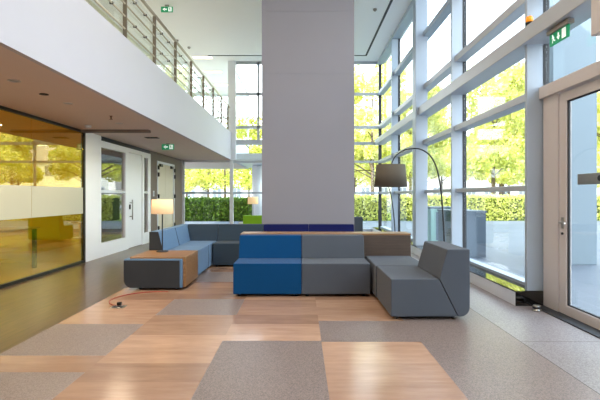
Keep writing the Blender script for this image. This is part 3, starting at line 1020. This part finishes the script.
# ------------------------------------------------------------------ arc floor lamps
def arc_lamp(base, shade, peak_z, label, sz0=1.446, sz1=1.764):
    """base, shade: floor points (x, y)."""
    t = empty('arc_floor_lamp', (base[0], base[1], 0), label=label, cat='floor lamp', group='arc floor lamps')
    dx, dy = shade[0] - base[0], shade[1] - base[1]
    L = math.hypot(dx, dy)
    u = (dx / L, dy / L)
    MB().lathe([(0.16, 0.0), (0.16, 0.018), (0.13, 0.026), (0.0, 0.026)], 0, 0, 36).build('base', M['gasket'], t)
    # profile (s along reach, z)
    ctl = [(0.0, 0.02), (0.012, 0.5), (0.04, 1.0), (0.085, 1.42), (0.16, 1.72), (0.28, 1.90), (0.45, 1.99), (0.62, 2.0), (0.78, 1.965), (0.92, 1.88), (1.0, 1.74)]
    ctl = [(a * L, b * peak_z / 2.0) for a, b in ctl]
    pts = []
    for i in range(len(ctl) - 1):
        p0, p1, p2, p3 = (ctl[max(0, min(len(ctl) - 1, j))] for j in (i - 1, i, i + 1, i + 2))
        for q in range(6):
            s = q / 6
            pts.append(tuple(0.5 * (2 * p1[k] + (p2[k] - p0[k]) * s + (2 * p0[k] - 5 * p1[k] + 4 * p2[k] - p3[k]) * s * s + (3 * p1[k] - p0[k] - 3 * p2[k] + p3[k]) * s ** 3) for k in (0, 1)))
    pts.append(ctl[-1])
    MB().tube([(s * u[0], s * u[1], z) for s, z in pts], 0.013, 10, r1=0.008).build('arc', M['gasket'], t)
    sh = MB().lathe([(0.235, sz0), (0.205, sz1), (0.200, sz1), (0.230, sz0)], dx, dy, 48, close=True).build('lamp_shade', M['grey_shade'], t)
    MB().lathe([(0.0, sz1 - 0.03), (0.200, sz1 - 0.03), (0.200, sz1 - 0.024), (0.0, sz1 - 0.024)], dx, dy, 48).build('shade_top', M['grey_shade'], sh)
    MB().lathe([(0.0, sz1 - 0.13), (0.03, sz1 - 0.11), (0.03, sz1 - 0.06), (0.015, sz1 - 0.03), (0.0, sz1 - 0.03)], dx, dy, 16).build('lamp_holder', M['gasket'], sh)
    return t


arc_lamp((2.10, 6.55), (1.285, 6.45), 2.0, 'arc floor lamp with a taupe drum shade over the grey corner seat')
arc_lamp((2.18, 10.35), (0.95, 11.3), 1.93, 'second arc floor lamp further back, its thin stem showing below the taupe shade')


# ------------------------------------------------------------------ small floor things
def fl(px, py, z=0.0):
    d_ = (H - z) * F / (py - 194.5)
    return Vector(((px - 301) * d_ / F, d_, z))


path = [(168, 290.6), (156, 290.6), (143, 291.5), (128, 293.5), (116, 296.5), (110, 299.5), (110, 302.5), (114, 304.2), (119, 304.8)]
pp = [fl(a, b, 0.006) for a, b in path]
sm = []
for i in range(len(pp) - 1):
    p0, p1, p2, p3 = (pp[max(0, min(len(pp) - 1, j))] for j in (i - 1, i, i + 1, i + 2))
    for q in range(5):
        s = q / 5
        sm.append(0.5 * (2 * p1 + (p2 - p0) * s + (2 * p0 - 5 * p1 + 4 * p2 - p3) * s * s + (3 * p1 - p0 - 3 * p2 + p3) * s ** 3))
sm.append(pp[-1])
t = empty('power_cable', sm[0], label='thin red power cable curling over the floor in front of the charcoal seat block', cat='cable')
c = MB().tube([p - sm[0] for p in sm], 0.0055, 8).build('cord', M['red_cable'], t)
e_ = sm[-1] - sm[0]
MB().box(e_.x - 0.02, e_.x + 0.03, e_.y - 0.02, e_.y + 0.02, 0.009, 0.045, 0.006).build('plug', M['black'], t)
p = fl(119, 306.2)
t = empty('floor_outlet', p, label='small dark floor outlet where the red cable plugs in', cat='floor outlet')
MB().box(-0.09, 0.07, -0.06, 0.07, 0.0005, 0.006, 0.002, 1).build('outlet_frame', M['steel'], t)
MB().box(-0.07, 0.05, -0.04, 0.05, 0.0055, 0.009).build('outlet_lid', M['gasket'], t)
p = fl(537, 309.5)
t = empty('door_stop', p, label='small steel door stop on the floor beside the black plinth end', cat='door stop')
MB().lathe([(0.055, 0.0), (0.055, 0.012), (0.042, 0.018), (0.042, 0.06), (0.0, 0.062)], 0, 0, 24).build('stop_body', M['steel'], t)
MB().lathe([(0.0425, 0.025), (0.048, 0.028), (0.048, 0.048), (0.0425, 0.052)], 0, 0, 24, close=True).build('rubber_ring', M['gasket'], t)

# meeting room table and chair behind the amber glass
t = empty('meeting_table', (-5.35, 7.3, 0), label='brown meeting table seen dimly through the amber glass below the frosted band', cat='table')
MB().box(-0.55, 0.55, -1.0, 1.0, 0.72, 0.75, 0.006).build('tabletop', M['tan'], t)
for x in (-0.48, 0.48):
    for y in (-0.92, 0.92):
        MB().box(x - 0.03, x + 0.03, y - 0.03, y + 0.03, 0.0, 0.72).build('leg', M['black'], t)

# ================================================================== OUTSIDE
def flat(name, x0, x1, y0, y1, z, m, label, cat):
    return struct(name, MB().box(x0, x1, y0, y1, z - 0.2, z), m, label, cat)


mb = MB().box(3.06, 24, -12, 24.0, -0.25, -0.03).box(-20, 3.06, 16.32, 24.0, -0.25, -0.03)
struct('pavement', mb, M['paving'], 'pale paved forecourt outside the glass walls', 'pavement')
flat('lawn', -90, 110, 24.0, 34.0, -0.03, M['grass'], 'strip of grass behind the hedge', 'lawn')
flat('ground_road', -90, 110, 34.0, 140, -0.03, M['road'], 'pale street beyond the trees', 'road')
flat('ground_verge', 24.0, 110, -12, 24.0, -0.03, M['grass'], 'grass far to the right of the forecourt', 'lawn')
struct('outdoor_column', MB().box(4.93, 5.79, 8.8, 9.66, -0.03, 8.5, 0.01), M['column_out'], 'big pale blue square column outside the glass door', 'column')
struct('outdoor_post', MB().lathe([(0.23, -0.03), (0.23, 2.64)], -1.90, 19.6, 32), M['white'], 'round pale column outside, left of the pillar', 'column')
struct('outdoor_canopy', MB().box(NX, -0.9, 16.4, 21.6, 2.64, 2.86), M['white'], 'flat white canopy outside the far glass wall left of the pillar', 'canopy')
# kiosks on the forecourt
def kiosk(x0, x1, y0, y1, h, m, label):
    t = empty('service_cabinet', ((x0 + x1) / 2, (y0 + y1) / 2, -0.03), label=label, cat='cabinet')
    w, l = (x1 - x0) / 2, (y1 - y0) / 2
    MB().box(-w, w, -l, l, 0.0, h - 0.05, 0.01).build('cabinet_body', m, t)
    MB().box(-w - 0.02, w + 0.02, -l - 0.02, l + 0.02, h - 0.05, h, 0.008).build('cabinet_top', M['kiosk'], t)
    MB().box(-w + 0.15 * 2 * w, w - 0.06, -l - 0.012, -l + 0.002, 0.06, h - 0.14, 0.004).build('cabinet_door', M['kiosk'], t)


kiosk(3.35, 4.05, 9.85, 11.0, 1.02, M['kiosk'], 'grey blue cabinet on the forecourt outside the nearest window bay')
kiosk(3.75, 4.75, 13.0, 13.9, 1.02, M['teal'], 'pale teal cabinet on the forecourt seen beside the arc lamp stem')


def leaves(n, sampler, size, seed):
    rnd = random.Random(seed)
    vs, fs = [], []
    for i in range(n):
        c = Vector(sampler(rnd))
        a = Vector((rnd.gauss(0, 1), rnd.gauss(0, 1), rnd.gauss(0, 1)))
        a.normalize()
        b = a.cross(Vector((rnd.gauss(0, 1), rnd.gauss(0, 1), rnd.gauss(0, 1))))
        if b.length < 1e-3:
            continue
        b.normalize()
        s = size * rnd.uniform(0.6, 1.3)
        k = len(vs)
        vs += [c - a * s, c + b * s * 0.55, c + a * s, c - b * s * 0.55]
        fs.append((k, k + 1, k + 2, k + 3))
    return vs, fs


def leaf_mesh(name, n, sampler, size, seed, mat):
    me = bpy.data.meshes.new(name)
    vs, fs = leaves(n, sampler, size, seed)
    me.from_pydata([tuple(v) for v in vs], [], fs)
    me.materials.append(mat)
    return me


def make_tree_meshes(seed, h, cr, mat, n=12000):
    rnd = random.Random(seed)
    clumps = []
    for i in range(34):
        t_ = rnd.random()
        z = h * (0.33 + 0.61 * t_)
        rr = cr * (1.0 - 0.75 * abs(t_ - 0.35) ** 1.3) * math.sqrt(rnd.random())
        a = rnd.uniform(0, 2 * PI)
        clumps.append((rr * math.cos(a), rr * math.sin(a), z, rnd.uniform(0.6, 1.25)))

    def smp(r):
        c = r.choice(clumps)
        while True:
            p = Vector((r.uniform(-1, 1), r.uniform(-1, 1), r.uniform(-0.75, 0.75)))
            if p.length < 1:
                break
        return (c[0] + p.x * c[3], c[1] + p.y * c[3], c[2] + p.z * c[3])
    fo = leaf_mesh('foliage', n, smp, 0.15, seed, mat)
    mb = MB().tube([(0, 0, -0.05), (0.04, 0.02, h * 0.3), (0.0, 0.05, h * 0.6), (0.05, 0, h * 0.9)], 0.16, 8, r1=0.03)
    for c in clumps[::2]:
        zz = max(h * 0.25, c[2] - 1.2)
        mb.tube([(0.02, 0.02, zz), (c[0] * 0.5, c[1] * 0.5, (zz + c[2]) / 2 + 0.1), (c[0], c[1], c[2])], 0.05, 5, r1=0.015)
    tm = bpy.data.meshes.new('trunk')
    mb.bm.to_mesh(tm)
    mb.bm.free()
    tm.materials.append(M['bark'])
    return fo, tm


variants = [make_tree_meshes(11, 10.5, 3.0, M['leaf_spring']), make_tree_meshes(23, 9.0, 2.9, M['leaf_spring']), make_tree_meshes(37, 10.0, 3.1, M['leaf_mid']), make_tree_meshes(51, 10.0, 3.0, M['leaf_shade'], 4600)]
kindname = ['tall pale tree', 'smaller pale tree', 'fresh green tree', 'airy tree tinted dark as if backlit']
spots = []
rnd = random.Random(5)
i = 0
for yy, xs, xe, st in ((29.0, -17.0, 24.0, 7.3), (36.8, -20.5, 29.0, 7.3), (44.0, -24.0, 34.0, 7.3), (51.5, -27.6, 42.0, 7.3)):
    x = xs
    while x < xe:
        spots.append((x + rnd.uniform(-0.3, 0.3), yy + rnd.uniform(-0.4, 0.4), (0, 2, 1)[i % 3]))
        x += st
        i += 1
for (x, y, k) in ((26, 20, 0), (29, 13, 2), (28, 6, 1), (31, 0, 0)):
    spots.append((x, y, k))
for j, (x, y, k) in enumerate(spots):
    if x < 1.5 and y < 40:
        k = 3
    px = 301 + F * x / y if y > 1 else 999
    row = ('in the first row behind the hedge', 'in the second row', 'in the third row', 'in the row by the street')[0 if y < 32 else 1 if y < 40 else 2 if y < 48 else 3] if y > 24 else 'right of the forecourt'
    if px < 262:
        where = 'left of the pillar'
    elif px < 356:
        where = 'behind the pillar'
    elif px < 386:
        where = 'right beside the pillar'
    elif px < 430:
        where = 'by the square column'
    elif px < 462:
        where = 'behind the second bay'
    elif px < 545:
        where = 'behind the nearest bay'
    else:
        where = 'beyond the door'
    t = empty('tree', (x, y, -0.03), rnd.uniform(0, 6.28), label='%s %s, %s' % (kindname[k], row, where), cat='tree', group='trees outside %s, %s' % (row, where))
    for nme, me in (('foliage', variants[k][0]), ('trunk', variants[k][1])):
        o = bpy.data.objects.new(nme, me)
        COL.objects.link(o)
        o.parent = t
        if True:
            s_ = 1.0
    f_ = 0.68 if x < 0 else 0.88 if x < 7 else 1.0
    t.scale = (f_ ** 0.5, f_ ** 0.5, f_ * rnd.uniform(0.94, 1.06))

# hedge along the forecourt edge
def hedge(x0, x1, y0, y1, h, n, label, seed, mat='leaf_hedge'):
    t = empty('hedge', ((x0 + x1) / 2, (y0 + y1) / 2, -0.03), label=label, cat='hedge')
    w, l = (x1 - x0) / 2, (y1 - y0) / 2
    MB().box(-w + 0.06, w - 0.06, -l + 0.06, l - 0.06, 0, h - 0.08, 0.05).build('hedge_core', M['hedge_core'], t)

    def smp(r):
        q = r.random()
        if q < 0.6:
            return (r.uniform(-w, w), -l + r.gauss(0, 0.05), r.uniform(0.03, h))
        if q < 0.9:
            return (r.uniform(-w, w), r.uniform(-l, l), h + r.gauss(-0.03, 0.05))
        return (r.uniform(-w, w), l + r.gauss(0, 0.04), r.uniform(0.03, h))
    o = bpy.data.objects.new('foliage', leaf_mesh('hedge_foliage', n, smp, 0.075, seed, M[mat]))
    COL.objects.link(o)
    o.parent = t


hedge(-14, 0.8, 23.6, 24.8, 1.18, 16000, 'clipped hedge outside the far glass wall left of the pillar', 3, 'leaf_dark')
hedge(1.5, 22, 24.2, 25.4, 1.30, 22000, 'long clipped hedge outside the right glass wall', 4, 'leaf_mid')


# white houses across the street
def house(x0, x1, y, h, label, roof=True):
    t = empty('house', ((x0 + x1) / 2, y, -0.03), label=label, cat='house')
    w = (x1 - x0) / 2
    MB().box(-w, w, 0, 9, 0, h).build('wall', M['house'], t)
    if roof:
        MB().prism([(-0.5, h), (9.5, h), (4.5, h + 2.6)], -w - 0.3, w + 0.3, 'x').build('roof', M['roof'], t)
    n = int((x1 - x0) / 2.2)
    for fl_ in range(int(h // 2.9)):
        for i in range(n):
            xx = -w + (i + 0.5) * 2 * w / n
            z = 1.0 + 2.9 * fl_
            f = MB().box(xx - 0.62, xx + 0.62, -0.06, 0.0, z, z + 1.5).build('window', M['white'], t)
            MB().box(xx - 0.54, xx - 0.04, -0.075, -0.06, z + 0.08, z + 1.42).box(xx + 0.04, xx + 0.54, -0.075, -0.06, z + 0.08, z + 1.42).build('pane', M['house_glass'], f)


house(-30, -14, 62, 5.9, 'white house across the street, left of the far glass wall post')
house(-12.5, -2, 60, 5.9, 'white house across the street, seen left of the pillar')
house(5, 15, 61, 5.9, 'white house across the street, seen right of the pillar')
house(17, 33, 60, 5.9, 'white house across the street, seen in the nearest right window bay')
house(35, 50, 61, 5.9, 'white house across the street, seen through the glass door')

# ================================================================== LIGHT
w = bpy.data.worlds.new('sky')
SC.world = w
w.use_nodes = True
nt = w.node_tree
for n in list(nt.nodes):
    nt.nodes.remove(n)
out = nt.nodes.new('ShaderNodeOutputWorld')
bg = nt.nodes.new('ShaderNodeBackground')
tc = nt.nodes.new('ShaderNodeTexCoord')
sx = nt.nodes.new('ShaderNodeSeparateXYZ')
nt.links.new(tc.outputs['Generated'], sx.inputs['Vector'])
rp = nt.nodes.new('ShaderNodeValToRGB')
rp.color_ramp.elements[0].position = 0.0
rp.color_ramp.elements[0].color = (1.0, 1.0, 1.0, 1)
rp.color_ramp.elements[1].position = 0.8
rp.color_ramp.elements[1].color = (0.62, 0.80, 1.0, 1)
nt.links.new(sx.outputs['Z'], rp.inputs['Fac'])
nt.links.new(rp.outputs['Color'], bg.inputs['Color'])
bg.inputs['Strength'].default_value = 3.9
nt.links.new(bg.outputs[0], out.inputs['Surface'])


def light(name, kind, loc, energy, col, rot=(0, 0, 0), **kw):
    l = bpy.data.lights.new(name, kind)
    l.energy = energy
    l.color = col
    for k, v in kw.items():
        setattr(l, k, v)
    o = bpy.data.objects.new(name, l)
    o.location = loc
    o.rotation_euler = rot
    COL.objects.link(o)
    return o


dv = Vector((0.72, 0.42, -0.55))
light('sun', 'SUN', (0, 0, 20), 6.0, (1.0, 0.95, 0.86), dv.to_track_quat('-Z', 'Y').to_euler(), angle=0.01)
# warm fill lights added at ceiling height to brighten the hall, no fixtures modelled
for x in (-1.4, 1.2):
    for y in (-1.5, 2.0, 5.5):
        light('hall_fill', 'AREA', (x, y, CZ - 0.03), 30, (1.0, 0.82, 0.66), shape='RECTANGLE', size=0.7, size_y=0.3)
for px, py in ((14, 79.5), (68, 102), (119, 122)):
    x, y = soffit_pt(px, py)
    light('aisle_downlight', 'AREA', (x, y, SZ - 0.03), 16, (1.0, 0.80, 0.58), shape='DISK', size=0.14)
for y in (2.0, 6.0):
    light('meeting_room_fill', 'AREA', (-6.0, y, SZ - 0.05), 30, (1.0, 0.95, 0.8), shape='RECTANGLE', size=0.6, size_y=1.2)  # added fill light inside the meeting room, no fixture modelled
for y in (9.0, 13.0, 17.5):
    light('gallery_luminaire', 'AREA', (-3.9, y, CZ - 0.05), 18, (1.0, 0.9, 0.74), shape='RECTANGLE', size=0.7, size_y=0.3)

# ================================================================== CAMERA
cam = bpy.data.cameras.new('camera')
co = bpy.data.objects.new('camera', cam)
COL.objects.link(co)
co.location = (0, 0, H)
co.rotation_euler = (PI / 2, 0, 0)
cam.sensor_fit = 'HORIZONTAL'
cam.sensor_width = 36
cam.lens = 36 * F / 600
cam.shift_x = -1.0 / 600
cam.shift_y = -4.5 / 600
cam.clip_start = 0.05
cam.clip_end = 400
SC.camera = co

SC.view_settings.view_transform = 'Standard'
SC.view_settings.look = 'None'
SC.view_settings.gamma = 1.0
SC.view_settings.use_curve_mapping = False
SC.view_settings.exposure = 0.6
cy = SC.cycles
cy.max_bounces = 10
cy.diffuse_bounces = 5
cy.glossy_bounces = 4
cy.transparent_max_bounces = 24
cy.caustics_reflective = False
cy.caustics_refractive = False
cy.sample_clamp_indirect = 6.0
cy.use_denoising = True
